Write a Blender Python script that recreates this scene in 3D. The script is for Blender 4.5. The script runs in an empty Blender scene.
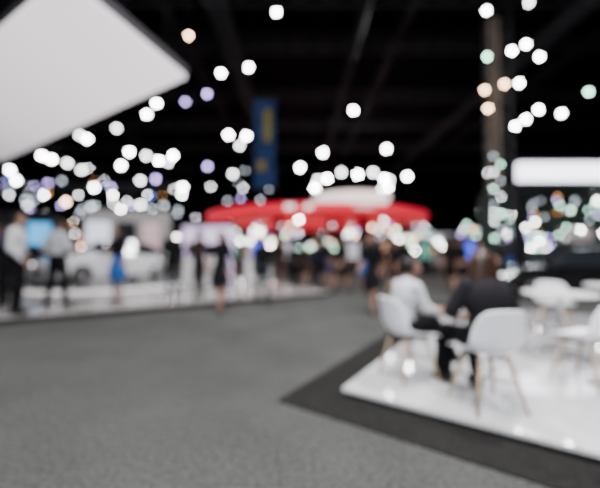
import bpy, bmesh, math, random
import numpy as np
from mathutils import Vector, Matrix
random.seed(7)
S = bpy.context.scene
COL = S.collection
MATS = {}

def mat(name, col, rough=0.6, metal=0.0, emit=None, es=0.0, var=0.12, scale=8.0, coat=0.0, bump=0.0, spec=None):
    if name in MATS: return MATS[name]
    m = bpy.data.materials.new(name); m.use_nodes = True
    nt = m.node_tree; b = nt.nodes['Principled BSDF']
    tc = nt.nodes.new('ShaderNodeTexCoord')
    nz = nt.nodes.new('ShaderNodeTexNoise'); nz.inputs['Scale'].default_value = scale; nz.inputs['Detail'].default_value = 4
    nt.links.new(tc.outputs['Object'], nz.inputs['Vector'])
    r = nt.nodes.new('ShaderNodeValToRGB')
    r.color_ramp.elements[0].position = 0.3; r.color_ramp.elements[1].position = 0.7
    r.color_ramp.elements[0].color = tuple(c*(1-var) for c in col)+(1,)
    r.color_ramp.elements[1].color = tuple(min(1, c*(1+var)) for c in col)+(1,)
    nt.links.new(nz.outputs['Fac'], r.inputs['Fac'])
    nt.links.new(r.outputs['Color'], b.inputs['Base Color'])
    b.inputs['Roughness'].default_value = rough
    b.inputs['Metallic'].default_value = metal
    if spec is not None: b.inputs['Specular IOR Level'].default_value = spec
    if coat: b.inputs['Coat Weight'].default_value = coat
    if emit:
        b.inputs['Emission Color'].default_value = tuple(emit)+(1,)
        b.inputs['Emission Strength'].default_value = es
    if bump:
        bp = nt.nodes.new('ShaderNodeBump'); bp.inputs['Strength'].default_value = bump
        nt.links.new(nz.outputs['Fac'], bp.inputs['Height']); nt.links.new(bp.outputs['Normal'], b.inputs['Normal'])
    MATS[name] = m
    return m

class B:
    """accumulates geometry into one mesh object"""
    def __init__(s): s.v=[]; s.f=[]; s.m=[]; s.mats=[]
    def mi(s, m):
        if m not in s.mats: s.mats.append(m)
        return s.mats.index(m)
    def add(s, vs, fs, m):
        o=len(s.v); i=s.mi(m)
        s.v += [tuple(v) for v in vs]
        for f in fs: s.f.append([o+k for k in f]); s.m.append(i)
    def box(s, c, d, m, rz=0.0):
        M = Matrix.Rotation(rz,3,'Z'); c=Vector(c)
        vs=[c+M@Vector((x*d[0]/2,y*d[1]/2,z*d[2]/2)) for x in(-1,1) for y in(-1,1) for z in(-1,1)]
        s.add(vs,[(0,1,3,2),(4,6,7,5),(0,4,5,1),(2,3,7,6),(0,2,6,4),(1,5,7,3)],m)
    def loft(s, rings, m, cap=True):
        n=len(rings[0]); vs=[p for r in rings for p in r]; fs=[]
        for i in range(len(rings)-1):
            for j in range(n):
                fs.append((i*n+j,i*n+(j+1)%n,(i+1)*n+(j+1)%n,(i+1)*n+j))
        if cap:
            fs.append(tuple(range(n))[::-1]); fs.append(tuple((len(rings)-1)*n+j for j in range(n)))
        s.add(vs,fs,m)
    def tube(s, p1, p2, r1, r2, m, n=10, round_=False):
        p1=Vector(p1);p2=Vector(p2); d=(p2-p1); L=d.length
        if L<1e-6: return
        d/=L; q=d.to_track_quat('Z','Y'); X=q@Vector((1,0,0)); Y=q@Vector((0,1,0))
        st=[]
        if round_:
            for a in (80,55,30,0): st.append((-r1*math.sin(math.radians(a)), r1*math.cos(math.radians(a))))
            for a in (0,30,55,80): st.append((L+r2*math.sin(math.radians(a)), r2*math.cos(math.radians(a))))
        else: st=[(0,r1),(L,r2)]
        s.loft([[p1+d*t+(X*math.cos(2*math.pi*k/n)+Y*math.sin(2*math.pi*k/n))*r for k in range(n)] for t,r in st],m)
    def ell(s, c, r, m, n=16, k=10, R=None):
        c=Vector(c); R=R or Matrix.Identity(3); rings=[]
        for i in range(k):
            a=-math.pi/2+math.pi*(i+0.25)/(k-0.5)
            rings.append([c+R@Vector((r[0]*math.cos(a)*math.cos(2*math.pi*j/n), r[1]*math.cos(a)*math.sin(2*math.pi*j/n), r[2]*math.sin(a))) for j in range(n)])
        s.loft(rings,m)
    def lathe(s, prof, c, m, n=64, cap=False):
        c=Vector(c)
        s.loft([[c+Vector((r*math.cos(2*math.pi*j/n), r*math.sin(2*math.pi*j/n), z)) for j in range(n)] for r,z in prof],m,cap)
    def prism(s, pts, z0, z1, m):
        s.loft([[Vector((x,y,z0)) for x,y in pts],[Vector((x,y,z1)) for x,y in pts]],m)
    def mesh(s, name):
        me=bpy.data.meshes.new(name); me.from_pydata(s.v,[],s.f)
        for m in s.mats: me.materials.append(m)
        me.polygons.foreach_set('material_index',s.m); me.update(); 
        bm=bmesh.new(); bm.from_mesh(me); bmesh.ops.recalc_face_normals(bm,faces=bm.faces); bm.to_mesh(me); bm.free()
        return me
    def build(s, name, loc=(0,0,0), rz=0.0, smooth=False, parent=None, bevel=0.0):
        me=s.mesh(name)
        if smooth: me.shade_smooth()
        o=bpy.data.objects.new(name,me); COL.objects.link(o); o.location=loc; o.rotation_euler=(0,0,rz)
        if parent: o.parent=parent
        if bevel:
            bv=o.modifiers.new('bevel','BEVEL'); bv.width=bevel; bv.segments=2
        return o

def truss(b, p1, p2, w, m, r=0.03, step=None):
    p1=Vector(p1);p2=Vector(p2);d=(p2-p1);L=d.length;d/=L
    up=Vector((0,0,1)) if abs(d.z)<0.9 else Vector((0,1,0))
    sx=d.cross(up).normalized(); sy=sx.cross(d).normalized()
    cs=[sx*a*w/2+sy*c*w/2 for a,c in((-1,-1),(1,-1),(1,1),(-1,1))]
    for c in cs: b.tube(p1+c,p2+c,r,r,m,6)
    n=max(2,int(L/(step or w))); 
    for i in range(n):
        for k in range(4):
            a=cs[k]; e=cs[(k+1)%4]
            if i%2: a,e=e,a
            b.tube(p1+d*L*i/n+a,p1+d*L*(i+1)/n+e,r*.6,r*.6,m,4)

# ---------------- materials ----------------
M_black=mat('ceiling_black',(0.0035,0.0035,0.0045),0.95,spec=0)
M_steel=mat('dark_steel',(0.022,0.022,0.025),0.8,0,spec=.05)
M_duct=mat('duct_paint',(0.012,0.012,0.014),0.8,spec=.03)
M_white=mat('white_gloss',(0.47,0.465,0.485),0.06,0,var=0.05,scale=1.2,coat=1.0)
M_whitem=mat('white_laminate',(0.5,0.49,0.5),0.4,var=0.03)
M_plastic=mat('white_plastic',(0.86,0.86,0.92),0.35,var=0.02)
M_wood=mat('beech_wood',(0.35,0.25,0.16),0.5,scale=20)
M_chrome=mat('chrome',(0.6,0.6,0.62),0.2,1.0)
M_trim=mat('dark_trim',(0.012,0.012,0.012),0.6,spec=.1)
def E(name,c,s): return mat(name,(0.1,0.1,0.1),0.5,emit=c,es=s)
L_white=E('lamp_white',(1,0.98,0.95),125)
L_warm=E('lamp_warm',(1,0.62,0.38),50)
L_purple=E('lamp_violet',(0.56,0.42,1),20)
L_blue=E('lamp_blue',(0.12,0.28,1),12)
L_green=E('lamp_green',(0.50,1,0.74),32)
L_dim=E('lamp_dim',(0.95,0.95,1),34)
L_faint=E('lamp_faint',(0.8,0.9,1),9)
L_amber=E('lamp_amber',(1,0.42,0.10),10)
M_cable=mat('cable_black',(0.004,0.004,0.004),0.9,spec=0)

# ---------------- hall shell ----------------
def carpet(name,c1,c2,scale):
    m=bpy.data.materials.new(name); m.use_nodes=True; nt=m.node_tree; b=nt.nodes['Principled BSDF']
    tc=nt.nodes.new('ShaderNodeTexCoord')
    n1=nt.nodes.new('ShaderNodeTexNoise'); n1.inputs['Scale'].default_value=scale; n1.inputs['Detail'].default_value=6; n1.inputs['Roughness'].default_value=.7
    n2=nt.nodes.new('ShaderNodeTexNoise'); n2.inputs['Scale'].default_value=1.3
    mx=nt.nodes.new('ShaderNodeMath'); mx.operation='ADD'
    h=nt.nodes.new('ShaderNodeMath'); h.operation='MULTIPLY'; h.inputs[1].default_value=.2
    nt.links.new(tc.outputs['Object'],n1.inputs['Vector']); nt.links.new(tc.outputs['Object'],n2.inputs['Vector'])
    nt.links.new(n2.outputs['Fac'],h.inputs[0]); nt.links.new(n1.outputs['Fac'],mx.inputs[0]); nt.links.new(h.outputs[0],mx.inputs[1])
    r=nt.nodes.new('ShaderNodeValToRGB'); r.color_ramp.elements[0].position=.42; r.color_ramp.elements[1].position=.78
    r.color_ramp.elements[0].color=c1+(1,); r.color_ramp.elements[1].color=c2+(1,)
    nt.links.new(mx.outputs[0],r.inputs['Fac']); nt.links.new(r.outputs['Color'],b.inputs['Base Color'])
    b.inputs['Roughness'].default_value=.95; b.inputs['Specular IOR Level'].default_value=.05
    bp=nt.nodes.new('ShaderNodeBump'); bp.inputs['Strength'].default_value=.5; bp.inputs['Distance'].default_value=.01
    nt.links.new(n1.outputs['Fac'],bp.inputs['Height']); nt.links.new(bp.outputs['Normal'],b.inputs['Normal'])
    return m
M_carpet=carpet('grey_carpet',(0.020,0.0203,0.0198),(0.068,0.0685,0.0665),30)
M_carpet2=carpet('charcoal_carpet',(0.006,0.006,0.0058),(0.017,0.0165,0.016),30)
XW=36; Y0=-6; Y1=52; ZC=12.5; ZT=11.5
b=B(); b.box((0,(Y0+Y1)/2,-0.1),(2*XW,Y1-Y0,0.2),M_carpet); b.build('floor')
b=B(); b.box((0,(Y0+Y1)/2,ZC+0.1),(2*XW,Y1-Y0,0.2),M_black); b.build('ceiling')
M_wall=mat('wall_dark',(0.006,0.006,0.007),0.95,spec=0)
b=B(); b.box((0,Y1+.1,ZC/2),(2*XW,.2,ZC),M_wall); b.build('wall_back')
b=B(); b.box((0,Y0-.1,ZC/2),(2*XW,.2,ZC),M_wall); b.build('wall_front')
b=B(); b.box((-XW-.1,(Y0+Y1)/2,ZC/2),(.2,Y1-Y0,ZC),M_wall); b.build('wall_left')
b=B(); b.box((XW+.1,(Y0+Y1)/2,ZC/2),(.2,Y1-Y0,ZC),M_wall); b.build('wall_right')

# roof trusses
b=B()
for y in (8,11,13.2,16.5,22,27,33,42):
    truss(b,(-XW+.1,y,11.9),(XW-.1,y,11.9),0.6,M_steel,0.06,1.2)
for x in (-16,-6,5,15): b.box((x,23,12.3),(0.5,57,0.35),M_duct)
b.build('ceiling_truss')
b=B()
for x,z,r in((-3.2,10.9,.42),(2.6,11.1,.2),(11,10.9,.4)):
    b.tube((x,-5,z),(x,51,z),r,r,M_duct,20)
    for y in range(-4,51,4):
        b.tube((x,y,z),(x,y,ZT),.03,.03,M_steel,6); b.tube((x,y-.05,z),(x,y+.05,z),r+.04,r+.04,M_steel,20)
b.build('air_duct',smooth=False)

# hanging lamps
b=B()
def lamp(b,x,y,z,m,r=None,top=ZT):
    r=r or .0058*y
    b.ell((x,y,z),(r,r,r),m,10,6)
    b.tube((x,y,z+r*.6),(x,y,z+r*1.8),r*1.1,r*.5,M_cable,10)
    b.tube((x,y,z+r*1.8),(x,y,top),.02,.02,M_cable,4)
W,WA,P,G,D,BL,F,AM=L_white,L_warm,L_purple,L_green,L_dim,L_blue,L_faint,L_amber
rows={11:[(-.8,9.48,W),(-3.77,8.68,WA),(6.33,9.53,W),(7.77,9.8,D),(6.33,7.95,G),(7.17,8.15,W),(7.65,8.38,W),(8.1,7.95,W)],
13.2:[(-2.08,8.83,W),(-3.2,8.6,W),(-3.76,7.75,P),(7.48,7.91,WA),(8.28,8.15,WA),(8.88,8.19,W),(11.68,7.83,G),(7.6,7.15,WA)],
16.5:[(2.7,8.5,W),(-7.25,8.85,W),(-7.75,8.3,W),(12.05,8.55,W),(13.2,8.35,W),(10.85,7.7,W),(11.4,8.05,W),(-9.25,7.6,D),(-5.8,8.95,P)],
22:[(5.8,8.28,W),(1.53,8.02,W),(-4.8,9.22,W),(-3.6,9.15,W),(-4.05,8.5,D),(0,7.02,W),(-11.47,8.08,W),(-10.33,7.82,D),(-9.47,7.48,W),(-8.53,7.82,W),
    (-12,7.15,W),(-14.3,8.95,W),(-14.8,9.2,D),(7.2,6.42,W),(-7.87,5.75,W),(-10.7,6.15,D),(-4.5,6.6,D),(-6.2,7.1,P)],
33:[(-26,11.05,W),(-25.0,10.7,W),(-23.4,10.3,D),(-26.7,8.05,P),(-28.5,8.55,W),(-25.3,8.25,P),(-22,9.6,D),(-20.7,7.85,W),(-18,5.55,W),
    (-29.2,9.6,W),(-19,7.9,P),(-12.6,7.6,D),(-16,6.1,D),(19.3,10.25,W),(19.2,8.55,G),(18.8,9.3,D),(-21,5.9,F),(-14.5,8.7,P),(-13.2,10.4,D),(-23.5,6.4,WA),(-27.5,6.6,F)]}
for y,L in rows.items():
    for x,z,m in L: lamp(b,x,y,z,m)
b.build('hanging_lamps',smooth=True)
# smaller decorative pendant lights over the far stands
def pend(name,n,xr,yr,zr,ms,k=.0034):
    b=B()
    for i in range(n):
        x=random.uniform(*xr); y=random.uniform(*yr); z=random.uniform(*zr)
        lamp(b,x,y,z,random.choice(ms),k*y*random.uniform(.6,1.2))
    b.build(name,smooth=True)
pend('pendant_lights',44,(-30,-9),(25,35),(4.0,8.2),[D,F,F,P,BL,F,D,AM,F])
pend('pendant_lights',12,(-9,-2),(22,35),(4.6,8.0),[F,F,P,D])
pend('pendant_lights',50,(17,33),(24,34),(2.5,7.0),[G,F,F,D,G,AM,F])

# ---------------- right platform ----------------
u1=Vector((.83,-.558)); u2=Vector((.558,.83)); O=Vector((.406,3.115))
def q(a,c): return O+u1*a+u2*c
b=B(); b.prism([q(-.45,-.42),q(6,-.42),q(6,6.4),q(-.45,6.4)],0.001,0.012,M_carpet2); b.build('carpet_border')
b=B(); b.prism([q(0,0),q(5.5,0),q(5.5,6),q(0,6)],0.012,0.05,M_trim)
b.prism([q(-.01,-.01),q(5.51,-.01),q(5.51,6.01),q(-.01,6.01)],0.05,0.08,M_white); b.build('lounge_platform')

def chair(name,loc,rz,s=1.0):
    e=bpy.data.objects.new(name,None); COL.objects.link(e); e.location=loc; e.rotation_euler=(0,0,rz); e.scale=(s,s,s)
    prof=[(.24,.425,.20,0,.0),(.20,.445,.225,.012,0),(.08,.435,.235,.03,0),(-.06,.43,.24,.05,0),(-.16,.445,.24,.07,.01),(-.215,.50,.24,.05,.05),(-.24,.60,.235,.02,.075),(-.262,.71,.22,.0,.07),(-.28,.80,.19,-.01,.05),(-.287,.83,.14,-.01,.03)]
    vs=[];fs=[];nu=9
    for y,z,w,up,fw in prof:
        for i in range(nu):
            t=-1+2*i/(nu-1); vs.append((t*w, y+fw*t*t, z+up*t*t*1.3))
    for i in range(len(prof)-1):
        for j in range(nu-1): a=i*nu+j; fs.append((a,a+1,a+nu+1,a+nu))
    me=bpy.data.meshes.new('seat_shell'); me.from_pydata(vs,[],fs); me.materials.append(M_plastic); me.shade_smooth()
    o=bpy.data.objects.new('seat_shell',me); COL.objects.link(o); o.parent=e
    sd=o.modifiers.new('s','SOLIDIFY'); sd.thickness=.014; sb=o.modifiers.new('b','SUBSURF'); sb.levels=1; sb.render_levels=1
    b=B()
    for sx in(-1,1):
        for sy in(-1,1):
            b.tube((sx*.12,sy*.11-.0,.425),(sx*.21,sy*.21,0.0),.017,.011,M_wood,10)
        b.tube((sx*.12,-.11,.40),(sx*.12,.11,.40),.009,.009,M_trim,8)
    b.tube((-.165,-.16,.22),(.165,.16,.22),.006,.006,M_trim,6); b.tube((.165,-.16,.22),(-.165,.16,.22),.006,.006,M_trim,6)
    b.tube((-.12,.11,.41),(.12,.11,.41),.009,.009,M_trim,8); b.tube((-.12,-.11,.41),(.12,-.11,.41),.009,.009,M_trim,8)
    b.build('legs',parent=e,smooth=True)
    return e
def table(name,loc):
    b=B(); b.lathe([(0.001,.735),(.38,.735),(.40,.745),(.40,.76),(.39,.765),(.001,.765)],(0,0,0),M_whitem,48)
    b.lathe([(.001,0),(.24,0),(.24,.012),(.05,.03),(.03,.06),(.03,.70),(.08,.735),(.001,.736)],(0,0,0),M_chrome,24)
    return b.build(name,loc,smooth=False)

# ---------------- people ----------------
def seg_d(P,a,c,ra,rb):
    a=np.array(a);c=np.array(c);ab=c-a
    t=np.clip(((P-a)@ab)/max(ab@ab,1e-9),0,1)
    return np.linalg.norm(P-(a+t[:,None]*ab),axis=1)-(ra+(rb-ra)*t)
SKIN=mat('skin',(0.19,0.10,0.07),0.55,var=.05,spec=.3)
HAIRB=mat('hair_black',(0.008,0.006,0.005),0.5,scale=60,spec=.2)
HAIRN=mat('hair_brown',(0.024,0.011,0.007),0.45,scale=60,spec=.25)
EYEW=mat('eye_white',(.6,.6,.6),.2); EYED=mat('eye_dark',(.02,.01,.01),.2); LIP=mat('lips',(.2,.06,.05),.4)
def cloth(name,c): return mat('cloth_'+name,c,.9,scale=30,var=.15,bump=.15,spec=.1)
C_white=cloth('white',(.42,.42,.45)); C_black=cloth('black',(.003,.003,.004)); C_navy=cloth('navy',(.006,.008,.015)); C_grey=cloth('grey',(.10,.10,.11))
C_blue=cloth('blue',(.01,.06,.22)); C_brown=cloth('brown',(.018,.011,.008)); C_shoe=mat('shoe_black',(.006,.006,.006),.4,spec=.2); C_char=cloth('charcoal',(.011,.010,.012))
STAND=dict(pel=(0,0,.95),wai=(0,0,1.10),che=(0,0,1.28),nec=(0,-.01,1.46),hea=(0,.02,1.605),
 hipL=(-.09,0,.92),hipR=(.09,0,.92),kneL=(-.10,.02,.49),kneR=(.10,.02,.49),ankL=(-.10,-.01,.09),ankR=(.10,-.01,.09),
 shoL=(-.175,-.01,1.40),shoR=(.175,-.01,1.40),elbL=(-.235,-.03,1.12),elbR=(.235,-.03,1.12),wriL=(-.25,.04,.88),wriR=(.25,.04,.88))
def pose(**k): d=dict(STAND); d.update(k); return d
WALK=pose(kneL=(-.09,.17,.51),ankL=(-.09,.28,.10),kneR=(.09,-.04,.49),ankR=(.09,-.30,.14),elbL=(-.23,-.14,1.13),wriL=(-.24,-.16,.88),elbR=(.23,.07,1.13),wriR=(.22,.24,.93))
WIDE=pose(kneL=(-.20,.04,.50),ankL=(-.29,.0,.09),kneR=(.16,.04,.50),ankR=(.22,.0,.09),elbL=(-.30,-.06,1.15),wriL=(-.17,.12,1.02),elbR=(.28,.0,1.14),wriR=(.13,.22,1.12))
PHONE=pose(elbL=(-.22,.03,1.14),wriL=(-.06,.24,1.20),elbR=(.22,.03,1.14),wriR=(.06,.24,1.20),hea=(0,.05,1.59))
HIPS=pose(elbL=(-.36,-.08,1.17),wriL=(-.19,.06,1.02),elbR=(.24,-.02,1.12),wriR=(.22,.14,.93),kneR=(.14,.05,.49),ankR=(.17,.02,.09))
SIT=dict(pel=(0,-.05,.555),wai=(0,-.07,.69),che=(0,-.04,.87),nec=(0,.0,1.04),hea=(0,.05,1.175),
 hipL=(-.09,-.03,.54),hipR=(.09,-.03,.54),kneL=(-.10,.40,.53),kneR=(.10,.38,.52),ankL=(-.09,.46,.095),ankR=(.12,.30,.095),
 shoL=(-.165,-.01,.985),shoR=(.165,-.01,.985),elbL=(-.23,.06,.76),elbR=(.23,.06,.76),wriL=(-.09,.27,.68),wriR=(.10,.28,.67))
SITW=dict(SIT); SITW.update(elbL=(-.27,.03,.77),elbR=(.27,.03,.77),wriL=(-.12,.26,.69),shoL=(-.18,-.01,.985),shoR=(.18,-.01,.985))
SIT2=dict(SIT); SIT2.update(kneL=(-.06,.40,.56),ankL=(.10,.52,.22),wriL=(-.02,.36,.72),wriR=(.12,.30,.70))

def person(name,loc,rz,s,J,top,bot,hair=HAIRB,long_=False,skirt=False,bare_arm=False,voxel=.02,turn=0.0,female=False,loose=0.0):
    V={k:Vector(v) for k,v in J.items()}
    b=B(); m=SKIN; segs=[]
    fw=.9 if female else 1.0
    arm=SKIN if bare_arm else top; leg=SKIN if skirt else bot
    def cap(a,c,ra,rb,mt,cls=True):
        b.tube(a,c,ra,rb,m,14,True)
        if cls: segs.append((a,c,ra,rb,mt))
    sp=(V['che']-V['pel']).normalized()
    zx=sp; xx=Vector((1,0,0)); yx=zx.cross(xx).normalized(); xx=yx.cross(zx).normalized()
    Rs=Matrix((xx,yx,zx)).transposed()
    b.ell(V['pel'],(.165,.12,.13),m,20,12,Rs); b.ell(V['wai'],(.138*fw+loose,.10+loose,.16),m,20,12,Rs)
    b.ell(V['che'],(.168*fw+loose,.112+loose*.6,.20),m,20,12,Rs)
    if female:
        for sx in(-1,1): b.ell(V['che']+Rs@Vector((sx*.07,.08,.03)),(.055,.05,.055),m,12,8)
    segs.append((V['pel']-sp*.02,V['pel']+sp*.03,.13,.13,bot)); segs.append((V['pel']+sp*.12,V['che']+sp*.1,.13,.13,top))
    nk=V['nec']
    for sd in 'LR':
        sh=V['sho'+sd].copy(); sh.x*=fw; 
        cap(nk-sp*.045,sh,.062,.060,top)
        cap(sh,V['elb'+sd],.057*fw+loose*.4,.044*fw+loose*.5,top); cap(V['elb'+sd],V['wri'+sd],.043*fw+loose*.5,.029*fw,arm)
        k=1.0 if leg is SKIN else 1.13
        cap(V['hip'+sd],V['kne'+sd],.088*k,.058*k,leg); cap(V['kne'+sd],V['ank'+sd],.057*k,.040*k,leg)
        cm=V['kne'+sd].lerp(V['ank'+sd],.3)+Vector((0,-.015,0)); b.ell(cm,(.056,.06,.10),m,12,8)
        sx=-1 if sd=='L' else 1
        heel=V['ank'+sd]+Vector((0,-.03,-.045)); toe=V['ank'+sd]+Vector((sx*.03,.16,-.058))
        cap(heel,toe,.042,.032,C_shoe); segs.append((V['ank'+sd]-Vector((0,0,.03)),V['ank'+sd],.042,.04,C_shoe))
        fd=(V['wri'+sd]-V['elb'+sd]).normalized(); pe=V['wri'+sd]+fd*.085
        b.tube(V['wri'+sd],pe,.026,.030,m,12,True); segs.append((V['wri'+sd]+fd*.02,pe,.03,.034,SKIN))
    cap(nk-sp*.03,V['hea']-Vector((0,.02,.05)),.056*fw,.052*fw,SKIN)
    Hd=V['hea']; Rh=Matrix.Rotation(turn,3,'Z')
    hp=lambda x,y,z: Hd+Rh@Vector((x,y,z))
    b.ell(Hd,(.077,.096,.117),m,20,14,Rh); b.ell(hp(0,.035,-.06),(.052,.055,.055),m,14,10,Rh)
    b.tube(hp(0,.09,.012),hp(0,.113,-.022),.008,.014,m,10,True)
    for sx in(-1,1): b.ell(hp(sx*.078,-.005,-.01),(.012,.02,.03),m,10,8,Rh)
    segs.append((Hd-Vector((0,0,.05)),Hd+Vector((0,0,.03)),.09,.09,SKIN))
    if skirt:
        h0=V['pel']+sp*.10; kn=(V['kneL']+V['kneR'])/2; hm=V['pel'].lerp(kn,.85)
        rings=[]
        for t in np.linspace(0,1,7):
            c=h0.lerp(hm,float(t)); rx=.13+.06*math.sin(t*2.0)+.02*t; ry=.10+.045*math.sin(t*2.0)+.03*t
            rings.append([c+Vector((rx*math.cos(2*math.pi*j/24),ry*math.sin(2*math.pi*j/24),0)) for j in range(24)])
        b.loft(rings,m); segs.append((h0,hm,.14,.20,bot))
    tmp=b.build('tmp'); r=tmp.modifiers.new('r','REMESH'); r.mode='VOXEL'; r.voxel_size=voxel
    sm=tmp.modifiers.new('s','SMOOTH'); sm.iterations=3; sm.factor=.5
    dg=bpy.context.evaluated_depsgraph_get(); me=bpy.data.meshes.new_from_object(tmp.evaluated_get(dg))
    bpy.data.objects.remove(tmp)
    n=len(me.polygons); C=np.empty(n*3); me.polygons.foreach_get('center',C); C=C.reshape(-1,3)
    D_=np.stack([seg_d(C,a,c,ra,rb) for a,c,ra,rb,_ in segs]); idx=D_.argmin(0)
    d=B()
    for *_,mt in segs: d.mi(mt)
    remap=np.array([d.mats.index(sg[4]) for sg in segs])
    d.v=[tuple(v.co) for v in me.vertices]; d.f=[list(p.vertices) for p in me.polygons]; d.m=[int(x) for x in remap[idx]]
    for sd in 'LR':
        w=V['wri'+sd]; fd=(w-V['elb'+sd]).normalized(); sx=-1 if sd=='L' else 1
        side=fd.cross(Vector((-sx,0,0)));
        if side.length<.3: side=Vector((0,1,0))
        side.normalize(); nrm=fd.cross(side).normalized()
        if nrm.dot(Vector((-sx,0,0)))<0: nrm=-nrm
        for i,(L1,L2) in enumerate(((.040,.032),(.045,.036),(.042,.033),(.032,.025))):
            base=w+fd*.085+side*(.030-.02*i); k1=base+(fd*.93+nrm*.35).normalized()*L1; k2=k1+(fd*.6+nrm*.8).normalized()*L2
            d.tube(base,k1,.0095,.0085,SKIN,8,True); d.tube(k1,k2,.0085,.007,SKIN,8,True)
        tb=w+fd*.03+side*.022; t1=tb+(fd*.6+side*.8).normalized()*.04; t2=t1+(fd*.9+side*.2+nrm*.3).normalized()*.03
        d.tube(tb,t1,.013,.010,SKIN,8,True); d.tube(t1,t2,.010,.008,SKIN,8,True)
    for sx in(-1,1):
        d.ell(hp(sx*.031,.083,.005),(.014,.010,.009),EYEW,10,6,Rh); d.ell(hp(sx*.031,.0905,.005),(.006,.004,.006),EYED,8,6,Rh)
        d.tube(hp(sx*.016,.096,.026),hp(sx*.048,.086,.027),.004,.003,hair,6,True)
    d.ell(hp(0,.09,-.055),(.022,.007,.007),LIP,10,6,Rh)
    rings=[]
    for i in range(9):
        a=math.radians(90-i*15)
        ring=[]
        for j in range(24):
            t=2*math.pi*j/24; yy=math.sin(t); lim=a
            if yy>0.25: lim=max(a,math.radians(34+12*yy))
            ring.append(hp((.084+.004*(i%2))*math.cos(lim)*math.cos(t), -.008+.103*math.cos(lim)*math.sin(t), .010+.122*math.sin(lim)))
        rings.append(ring)
    d.loft(rings,hair,True)
    if long_:
        rings=[]
        for t,(z,w_,y,th) in enumerate([(.09,.082,-.03,.07),(.02,.105,-.04,.08),(-.08,.122,-.05,.075),(-.17,.135,-.075,.065),(-.26,.13,-.095,.055),(-.34,.11,-.105,.04),(-.40,.07,-.105,.02)]):
            rings.append([hp(w_*math.cos(2*math.pi*j/20)*(1+.05*math.sin(j*5)),y+th*math.sin(2*math.pi*j/20),z) for j in range(20)])
        d.loft(rings,hair,True)
    elif female:
        d.ell(hp(0,-.11,.03),(.04,.04,.04),hair,12,8,Rh)
    ob=d.build(name,loc,rz,smooth=True); ob.scale=(s,s,s)
    return ob

PZ=.08; PL=.15
# seated pair on lounge platform
chair('dining_chair',(1.10,3.38,PZ),-1.25)
person('seated_man',(1.10,3.38,PZ),-1.25,.94,SIT2,C_white,C_black,voxel=.012,turn=-.2,loose=.012)
chair('dining_chair',(1.55,2.78,PZ),.08,1.0)
person('seated_woman',(1.55,2.79,PZ),.08,1.0,SITW,C_char,C_black,HAIRN,long_=True,female=True,voxel=.012,loose=.045)
table('round_table',(3.25,4.15,PZ))
chair('dining_chair',(2.80,3.25,PZ),.35)
chair('dining_chair',(2.55,4.45,PZ),-1.2)
chair('dining_chair',(3.95,3.55,PZ),1.0)
chair('dining_chair',(3.4,5.9,PZ),-1.9)
chair('dining_chair',(4.0,5.2,PZ),-.9)
person('seated_man',(3.4,5.9,PZ),-1.9,.94,SIT,C_black,C_black,voxel=.018)
table('round_table',(4.8,5.0,PZ))

# ---------------- left booth ----------------
M_boothfl=mat('booth_floor_white',(0.24,0.222,0.22),.25,var=.12,scale=1.5,coat=.3)
M_led=E('led_edge',(1,.96,.95),2.0)
ba=Vector((.845,.535)); bb=Vector((-.535,.845)); BO=Vector((.9,10.2))
def qb(a,c): return BO-ba*a+bb*c
b=B(); b.prism([qb(0,0),qb(15,0),qb(15,9),qb(0,9)],0,PL-.04,M_trim); b.prism([qb(-.02,-.02),qb(15,-.02),qb(15,9),qb(-.02,9)],PL-.04,PL,M_boothfl)
b.build('booth_platform')
def low_stage(name,x,y,r):
    b=B(); b.lathe([(.001,0),(r-.08,0),(r-.08,.06),(r,.06),(r,.14),(.001,.14)],(0,0,0),M_white,48); b.lathe([(r-.075,.01),(r-.07,.01),(r-.07,.055),(r-.075,.055)],(0,0,0),M_led,48)
    b.build(name,(x,y,PL))
low_stage('display_plinth',-7.0,12.2,2.7)
# canopy light box
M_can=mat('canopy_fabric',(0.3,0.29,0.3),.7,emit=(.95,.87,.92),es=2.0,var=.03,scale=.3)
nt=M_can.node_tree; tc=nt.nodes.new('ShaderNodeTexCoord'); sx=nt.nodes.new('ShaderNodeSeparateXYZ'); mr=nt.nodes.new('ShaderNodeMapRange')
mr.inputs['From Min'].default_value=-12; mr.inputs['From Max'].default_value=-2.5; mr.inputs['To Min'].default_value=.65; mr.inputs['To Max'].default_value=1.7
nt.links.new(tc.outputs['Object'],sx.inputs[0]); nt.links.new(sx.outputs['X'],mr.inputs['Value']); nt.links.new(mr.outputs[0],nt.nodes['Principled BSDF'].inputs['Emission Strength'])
M_canr=mat('canopy_rim',(0.03,0.027,0.033),.6,spec=.1)
b=B(); cp=[(-3.15,4.3),(-2.4,6.85),(-11.9,13.1),(-12.8,10.0)]
b.prism(cp,5.0,5.08,M_can)
def grow(pts,k):
    cx=sum(p[0] for p in pts)/4; cy=sum(p[1] for p in pts)/4
    return [(cx+(x-cx)*k,cy+(y-cy)*k) for x,y in pts]
b.prism(grow(cp,1.01),5.08,5.22,M_canr)
for x,y in grow(cp,.9): b.tube((x,y,5.2),(x,y,ZT),.02,.02,M_cable,6)
b.build('canopy_lightbox')
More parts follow.
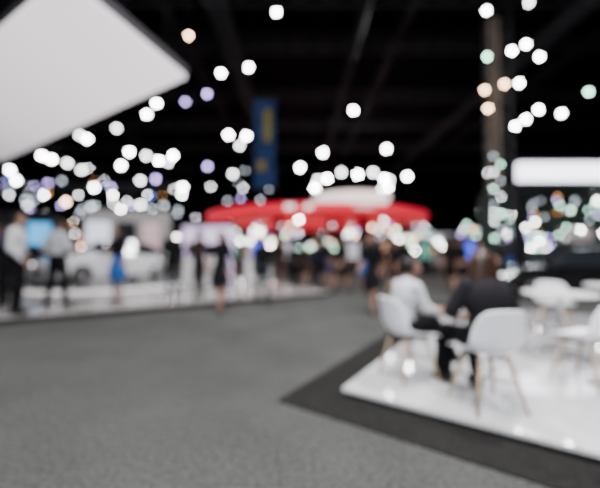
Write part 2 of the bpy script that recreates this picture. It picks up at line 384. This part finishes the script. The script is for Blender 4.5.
# booth walls, screens
M_lil=mat('lilac_lightwall',(.4,.36,.42),.4,emit=(.80,.62,.95),es=1.2,var=.05); M_pan=mat('panel_white',(.24,.23,.23),.5,var=.08)
M_dark=mat('panel_dark',(.008,.008,.010),.6,spec=.1); M_cyan=E('screen_cyan',(.02,.42,.9),1.7)
b=B(); b.box((-4.5,16.2,1.40),(2.5,.2,2.45),M_lil,-.1); b.box((-4.5,16.1,2.7),(2.7,.3,.14),M_dark,-.1)
for x in(-5.2,-4.4,-3.7): b.box((x,16.0,1.3),(.35,.06,.9),M_dark,-.1)
b.build('lilac_display_wall')
b=B(); b.box((-7.9,15.2,1.72),(3.6,.2,3.1),M_pan,.25)
for i,(x,w_) in enumerate(((-9.0,.9),(-7.9,.8),(-6.9,.7))): b.box((x,15.0+.26*(x+7.9),2.1),(w_,.08,1.2),[E('screen_pale',(.8,.85,1),1.6),M_dark,E('screen_rose',(.8,.5,.55),.9)][i],.25)
b.build('display_wall')
b=B(); b.box((-13,13.6,1.61),(4.6,.2,2.9),M_dark,.5); b.box((-10.75,13.6,2.1),(.75,.08,.9),M_cyan,.4); b.box((-13.2,13.2,2.0),(1.6,.08,.7),E('screen_blue',(.1,.25,.7),.9),.5); b.build('video_wall')
def counter(name,loc,rz,w=1.4,col=None):
    b=B(); b.box((0,0,.5),(w,.55,.9),col or M_whitem); b.box((0,0,.98),(w+.12,.66,.06),M_white); b.box((0,0,.03),(w-.1,.45,.06),M_trim)
    b.box((0,-.285,.55),(w*.6,.02,.45),M_pan); return b.build(name,loc,rz,bevel=.01)
counter('reception_counter',(-3.4,11.7,PL),.3,1.4); counter('reception_counter',(-1.7,13.4,PL),.3,1.0); counter('reception_counter',(-9.4,8.4,PL),.5,1.5,M_dark)
M_glass=mat('car_glass',(.01,.012,.015),.08,coat=.5); M_tyre=mat('tyre',(.006,.006,.006),.9,spec=.1)
def car(name,loc,rz,paint):
    b=B()
    sec=[(-2.2,.35,.62,.64,.70,.60),(-2.1,.24,.78,.82,.82,.70),(-1.7,.2,.92,1.0,.88,.70),(-1.2,.2,.94,1.38,.90,.62),(-.5,.2,.95,1.50,.91,.62),(.2,.2,.95,1.48,.91,.62),(.85,.2,.94,1.1,.90,.66),(1.1,.2,.93,.98,.90,.74),(1.8,.2,.84,.88,.87,.70),(2.15,.24,.68,.72,.80,.62),(2.25,.35,.55,.57,.68,.55)]
    rings=[]
    for y,zb,zm,zt,hw,hr in sec:
        h=[(hw*.86,zb),(hw,zb+.16),(hw*1.0,(zb+zm)/2+.1),(hw*.96,zm),(hr,zt-.03),(hr*.8,zt)]
        rings.append([Vector((x,y,z)) for x,z in h]+[Vector((-x,y,z)) for x,z in h[::-1]])
    n=12; vs=[p for r in rings for p in r]
    body=[];gl=[]
    for i in range(len(rings)-1):
        for j in range(n):
            f=(i*n+j,i*n+(j+1)%n,(i+1)*n+(j+1)%n,(i+1)*n+j)
            tall=sec[i][3]-sec[i][2]>.2 or sec[i+1][3]-sec[i+1][2]>.2
            slope=abs(sec[i][3]-sec[i+1][3])>.2
            if tall and (j in(3,7) or (slope and j in(4,5,6))): gl.append(f)
            else: body.append(f)
    body.append(tuple(range(n))); body.append(tuple((len(rings)-1)*n+j for j in range(n)))
    b.add(vs,body,paint); b.add(vs,gl,M_glass)
    for sx in(-1,1):
        for y in(-1.35,1.38):
            b.tube((sx*.68,y,.33),(sx*.92,y,.33),.33,.33,M_tyre,24); b.tube((sx*.90,y,.33),(sx*.935,y,.33),.21,.2,M_chrome,20)
        b.ell((sx*.62,2.12,.62),(.14,.08,.07),E('headlamp',(1,1,1),14),12,8); b.ell((sx*.68,-2.1,.72),(.12,.06,.06),E('tail_lamp',(1,.1,.05),3),10,6)
        b.box((sx*.98,.75,1.0),(.18,.1,.12),paint)
    b.box((0,2.24,.45),(.9,.06,.16),M_trim)
    return b.build(name,loc,rz,smooth=False,bevel=.02)
P_white=mat('paint_white',(.5,.5,.52),.2,coat=.8,var=.01); P_black=mat('paint_black',(.005,.005,.006),.2,coat=.5,var=.01); P_silver=mat('paint_silver',(.2,.2,.22),.3,.6,var=.01)
car('car',(-7.0,12.2,PL+.14),2.6,P_white)
car('car',(-11.2,10.2,PL),2.0,P_silver)
car('car',(8.4,10.2,0),1.35,P_black)
car('car',(12.6,12.6,0),1.8,P_black)

# standing people, left booth + aisle
person('standing_man',(-5.5,6.42,PL),-1.2,1.14,HIPS,C_white,C_black,voxel=.015,loose=.02)
person('standing_man',(-5.25,7.15,PL),-.3,1.12,WIDE,C_white,C_black,voxel=.015,loose=.02)
person('standing_man',(-6.55,7.3,PL),2.0,1.06,PHONE,C_black,C_black,voxel=.015)
person('standing_woman',(-4.35,7.9,PL),2.8,1.04,PHONE,C_black,C_blue,long_=True,female=True,skirt=True,voxel=.018)
person('standing_man',(-3.55,9.2,PL),.4,1.08,STAND,C_black,C_black,loose=.02)
person('standing_woman',(-2.65,8.7,PL),1.2,1.04,HIPS,C_brown,C_black,female=True,voxel=.018)
person('walking_woman',(-1.8,7.5,0),3.0,1.06,WALK,C_black,C_black,HAIRB,female=True,skirt=True,bare_arm=True,voxel=.018,loose=.01)
person('walking_man',(-.95,8.4,0),.3,1.02,WALK,C_black,C_navy,loose=.02)
person('standing_man',(-.2,11.0,0),.8,1.0,PHONE,C_char,C_black)
person('walking_woman',(1.6,7.3,0),2.6,1.02,WALK,C_black,C_black,HAIRN,long_=True,female=True,skirt=True,bare_arm=True,voxel=.018,loose=.02)
person('walking_man',(.55,11.8,0),0.2,1.0,WALK,C_navy,C_black)
src=[o for o in COL.objects if o.name.startswith(('walking','standing'))]
dark=[k for k in src if not(k.data.materials[0] is C_white or k.data.materials[1] is C_white)]
spots=[(1.1,14),(1.9,15.5),(.2,16.6),(2.9,13.5),(3.6,17),(-.9,17.8),(4.8,15),(5.8,17.6),(7.4,16.5),(2.4,18),(-1.9,18),(9,15),(4.3,14.2),(.9,13.2),(6.6,14),(-9.5,9.6),(-8.4,8.7),(-7.7,7.9),(10.2,16),(6.2,12.5),(3.6,12.2),(2.2,11.6),(5,11),(-3.2,14.4),(-5.0,15.0),(1.3,11.0),(.1,13.0),(-2.4,10.6),(1.6,12.6),(2.9,10.4)]
for i,(x,y) in enumerate(spots):
    k=dark[(i*3+1)%len(dark)]; o=bpy.data.objects.new('walking_visitor' if 'walk' in k.name else 'standing_visitor',k.data); COL.objects.link(o)
    o.location=(x,y,PL if x<-2 and y<17 else 0); o.rotation_euler=(0,0,i*1.7); o.scale=k.scale

# ---------------- red ring canopy stand ----------------
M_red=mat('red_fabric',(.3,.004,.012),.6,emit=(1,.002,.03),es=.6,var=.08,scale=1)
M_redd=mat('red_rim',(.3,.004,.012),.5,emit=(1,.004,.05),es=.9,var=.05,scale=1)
b=B(); c=(1.3,27.5,0)
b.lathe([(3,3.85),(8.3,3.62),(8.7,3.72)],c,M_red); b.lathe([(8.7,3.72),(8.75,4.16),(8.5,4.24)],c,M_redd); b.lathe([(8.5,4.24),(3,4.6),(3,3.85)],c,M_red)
for k in range(8):
    a=2*math.pi*(k+.5)/8; b.tube((c[0]+7*math.cos(a),c[1]+7*math.sin(a),0),(c[0]+7*math.cos(a),c[1]+7*math.sin(a),3.75),.15,.15,M_dark,16)
for k in range(18):
    a=2*math.pi*k/18; rr=7.9 if k%2 else 5.2
    z=3.3 if k%2 else 3.15
    b.ell((c[0]+rr*math.cos(a),c[1]+rr*math.sin(a),z),(.09,.09,.07),[L_dim,L_warm,L_faint,L_white,L_faint][k%5],10,6); b.tube((c[0]+rr*math.cos(a),c[1]+rr*math.sin(a),z),(c[0]+rr*math.cos(a),c[1]+rr*math.sin(a),3.75),.03,.03,M_steel,6)
for x,w_,s_ in((-1.9,.5,0),(-.8,.4,0),(2.4,1.2,1)): 
    b.box((x+1.3,27.5-math.sqrt(8.75**2-x*x)-.08,3.95),(w_,.06,.26),E('sign_rose',(1,.5,.56),1.1) if s_ else E('sign_white',(1,.85,.85),2.6),math.atan2(x,math.sqrt(8.75**2-x*x)))
b.build('red_ring_canopy')
b=B(); c=(4.3,27.5,0)
M_crown=mat('crown_fabric',(.5,.5,.48),.5,emit=(1,.95,.88),es=1.6,var=.03)
b.lathe([(2.2,4.65),(3.0,5.5),(3.2,5.9),(3.0,5.95),(2.8,5.6),(2.0,4.65)],c,M_crown,48)
for k in range(16):
    a=2*math.pi*k/16; zz=6.35+.75*(.5-.5*math.sin(a))+.25*(k%2); X=c[0]+3.1*math.cos(a); Y=c[1]+3.1*math.sin(a)
    b.ell((X,Y,zz),(.15,.15,.15),[L_white,L_dim][k%2],10,6); b.tube((X,Y,5.85),(X,Y,zz),.03,.03,M_steel,6)
for k in range(4):
    a=math.pi/2*k+.4; b.tube((c[0]+2.1*math.cos(a),c[1]+2.1*math.sin(a),0),(c[0]+2.1*math.cos(a),c[1]+2.1*math.sin(a),4.7),.12,.12,M_dark,12)
b.build('light_crown')

# blue banner
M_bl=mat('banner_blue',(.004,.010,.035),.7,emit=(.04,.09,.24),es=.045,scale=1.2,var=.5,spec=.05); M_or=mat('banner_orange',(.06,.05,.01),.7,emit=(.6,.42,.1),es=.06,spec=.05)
b=B(); b.box((-1.75,16.2,6.7),(1.05,.04,4.4),M_bl); b.box((-1.6,16.16,7.6),(.35,.03,1.6),M_or); b.box((-1.9,16.16,5.6),(.4,.03,.5),M_or)
for z in(4.5,8.9): b.tube((-2.35,16.2,z),(-1.15,16.2,z),.04,.04,M_steel,8)
for x in(-2.2,-1.3): b.tube((x,16.2,8.9),(x,16.2,ZT),.015,.015,M_cable,6)
b.build('hanging_banner')

# right truss tower with fabric
b=B(); truss(b,(8.25,13.6,0.02),(8.25,13.6,ZT-.05),.7,M_steel,.05,.8)
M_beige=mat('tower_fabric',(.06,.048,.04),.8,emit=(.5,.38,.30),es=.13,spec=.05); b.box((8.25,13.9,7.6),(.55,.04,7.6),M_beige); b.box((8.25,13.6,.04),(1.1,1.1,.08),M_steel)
for i in range(11): b.ell((7.75+.3*(i%2),13.15,1.9+i*.33),(.04,.04,.04),[L_green,L_faint,L_dim][i%3],8,6)
b.build('truss_tower')
# right booth with white fascia
M_fas=mat('fascia_white',(.3,.3,.3),.5,emit=(.88,.88,1),es=5,var=.03)
M_fas2=mat('fascia_soft',(.3,.3,.3),.5,emit=(.92,.94,1),es=.6,var=.03)
b=B(); b.box((15.6,16.7,5.42),(9.0,.3,.9),M_fas); b.box((15.6,16.9,4.8),(9.2,.5,.2),M_dark); b.box((15.6,16.9,6.05),(9.2,.5,.2),M_dark)
for x in(11.2,20.0): b.box((x,16.9,2.4),(.4,.4,4.7),M_dark)
b.box((15.5,20,2.3),(9.2,.2,4.6),mat('booth_back_green',(.03,.04,.035),.7,spec=.1)); b.box((15.5,18.5,4.8),(9.2,3.4,.1),M_dark)
for i in range(100):
    x=11.4+random.random()*8.4; z=random.uniform(1.4,4.4); y=17.2+random.random()*2.4
    b.ell((x,y,z),(.05,.05,.05),random.choice([L_green,L_dim,L_faint,L_green,L_faint,L_white,L_faint,L_purple,L_amber]),8,6); b.tube((x,y,z),(x,y,4.75),.015,.015,M_cable,4)
b.box((13.0,19.8,2.6),(1.6,.1,.7),E('screen_dim',(.5,.7,.8),.7)); b.box((16.6,19.8,2.4),(2,.1,.8),E('screen_warm',(.8,.6,.6),.4))
b.build('exhibit_booth')
# distant booths
M_bk=[mat('far_panel_%d'%i,c,.7,spec=.1) for i,c in enumerate([(.05,.05,.05),(.015,.02,.025),(.05,.04,.035),(.01,.012,.015)])]
for i,(x,y,w,h) in enumerate([(-14,38.5,7,3.6),(-22,38.5,8,4),(-6,40,6,3.2),(14,38,7,3.4),(23.5,37.5,6.5,3.8),(2,44,9,3.2),(14,46,8,3.6),(-30.5,21,6,4),(30.5,20.5,6,4.2),(13.2,24,4,2.6)]):
    b=B(); b.box((0,1.5,h/2),(w,.15,h),M_bk[i%4]); 
    for sx in(-1,1): b.box((sx*w/2,0,h/2),(.25,3,h),M_bk[(i+1)%4])
    b.box((0,-1.4,h-.25),(w,.2,.4),[M_dark,M_dark,M_lil,M_fas2][i%4])
    b.box((0,1.38,h*.5),(w*.4,.05,h*.3),[E('scr_a',(.5,.7,.8),.8),E('scr_b',(.1,.2,.9),1.6),E('scr_c',(.9,.6,.4),.8)][i%3])
    b.box((w*.2,-.6,.5),(1.6,.6,1.0),M_whitem)
    for k in range(28):
        xx=(random.random()-.5)*w; zz=h-.55 if k%3==0 else 1.2+random.random()*(h-1.6); yy=-1.3+random.random()*2.5
        b.ell((xx,yy,zz),(.10,.10,.10),random.choice([L_white,L_green,L_dim,L_warm,L_faint,L_green,L_blue,L_purple,L_amber,L_white]),8,6); b.tube((xx,yy,zz),(xx,yy,h-.3),.015,.015,M_cable,4)
    b.box((0,0,h-.2),(w,2.9,.06),M_dark)
    b.build('exhibit_booth',(x,y,0),0)
# lit display totems around the ring stand
for i,(x,y) in enumerate([(-2.5,19.5),(-.6,20.5),(5.2,19.2),(7.6,20.2),(9.6,19),(3.2,20.3),(11.0,20.2),(-4.2,20)]):
    b=B(); b.box((0,0,.06),(1.1,.7,.12),M_dark); b.box((0,0,1.15),(.9,.18,2.1),M_dark); b.box((0,-.11,1.45),(.74,.03,1.0),[E('tot_blue',(.03,.08,1),2.0),E('tot_white',(.9,.9,1),.8),E('tot_amber',(1,.4,.15),.6),E('tot_teal',(.1,.8,.6),.4)][i%4])
    for k in range(5): 
        X=-.4+.2*k; Z=2.35+.3*((k*7)%3); b.ell((X,0,Z),(.05,.05,.05),[L_dim,L_green,L_faint,L_warm,L_purple][(k+i)%5],8,6); b.tube((X,0,2.15),(X,0,Z),.015,.015,M_cable,4)
    b.build('display_totem',(x,y,0),.2*i-.6)
# booth downlight rail over left stand
b=B()
truss(b,(-14,15.6,4.4),(-5.5,15.6,4.4),.3,M_steel,.025,.5)
for x in(-14,-9.8,-5.5): b.tube((x,15.6,4.5),(x,15.6,ZT),.02,.02,M_cable,6)
for i in range(11): 
    X=-13.8+i*.82; b.ell((X,15.6,4.05-.5*(i%2)),(.055,.055,.055),[L_dim,L_faint,L_white,L_purple][i%4],8,6); b.tube((X,15.6,4.05-.5*(i%2)),(X,15.6,4.3),.03,.03,M_steel,6)
b.build('spotlight_rail')

# ---------------- lights ----------------
def area(name,loc,size,p,col=(1,1,1)):
    l=bpy.data.lights.new(name,'AREA'); l.energy=p; l.size=size; l.color=col; l.shape='DISK'
    o=bpy.data.objects.new(name,l); COL.objects.link(o); o.location=loc; return o
area('fill_light',(0,1,12),3,2500,(1,.985,.96)); area('fill_light',(4.5,4.5,11.8),2,2300,(1,.985,.98)); area('fill_light',(-6,9,11.6),2,1700); area('fill_light',(4,15,11.5),1,600)  # added overhead fill for carpet, platform and booths, no modelled fixtures
fl=area('fill_light',(-1,-4.5,8.5),2,2200,(.95,.97,1)); fl.rotation_euler=(Vector((1.5,5,0))-Vector((-1,-4.5,8.5))).to_track_quat('-Z','Y').to_euler()  # added fill behind the camera, aimed forward to brighten the chair backs
w=bpy.data.worlds.new('hall_ambient'); S.world=w; w.use_nodes=True; w.node_tree.nodes['Background'].inputs[0].default_value=(.5,.5,.55,1); w.node_tree.nodes['Background'].inputs[1].default_value=.02

# ---------------- camera ----------------
cam=bpy.data.cameras.new('camera'); co=bpy.data.objects.new('camera',cam); COL.objects.link(co)
cam.lens=19.8; cam.sensor_width=36; co.location=(0,0,1.35); co.rotation_euler=(math.radians(90+1.39),0,0)
cam.clip_end=200; cam.clip_start=.05
cam.dof.use_dof=True; cam.dof.focus_distance=.92; cam.dof.aperture_fstop=.56; cam.dof.aperture_blades=0
S.camera=co
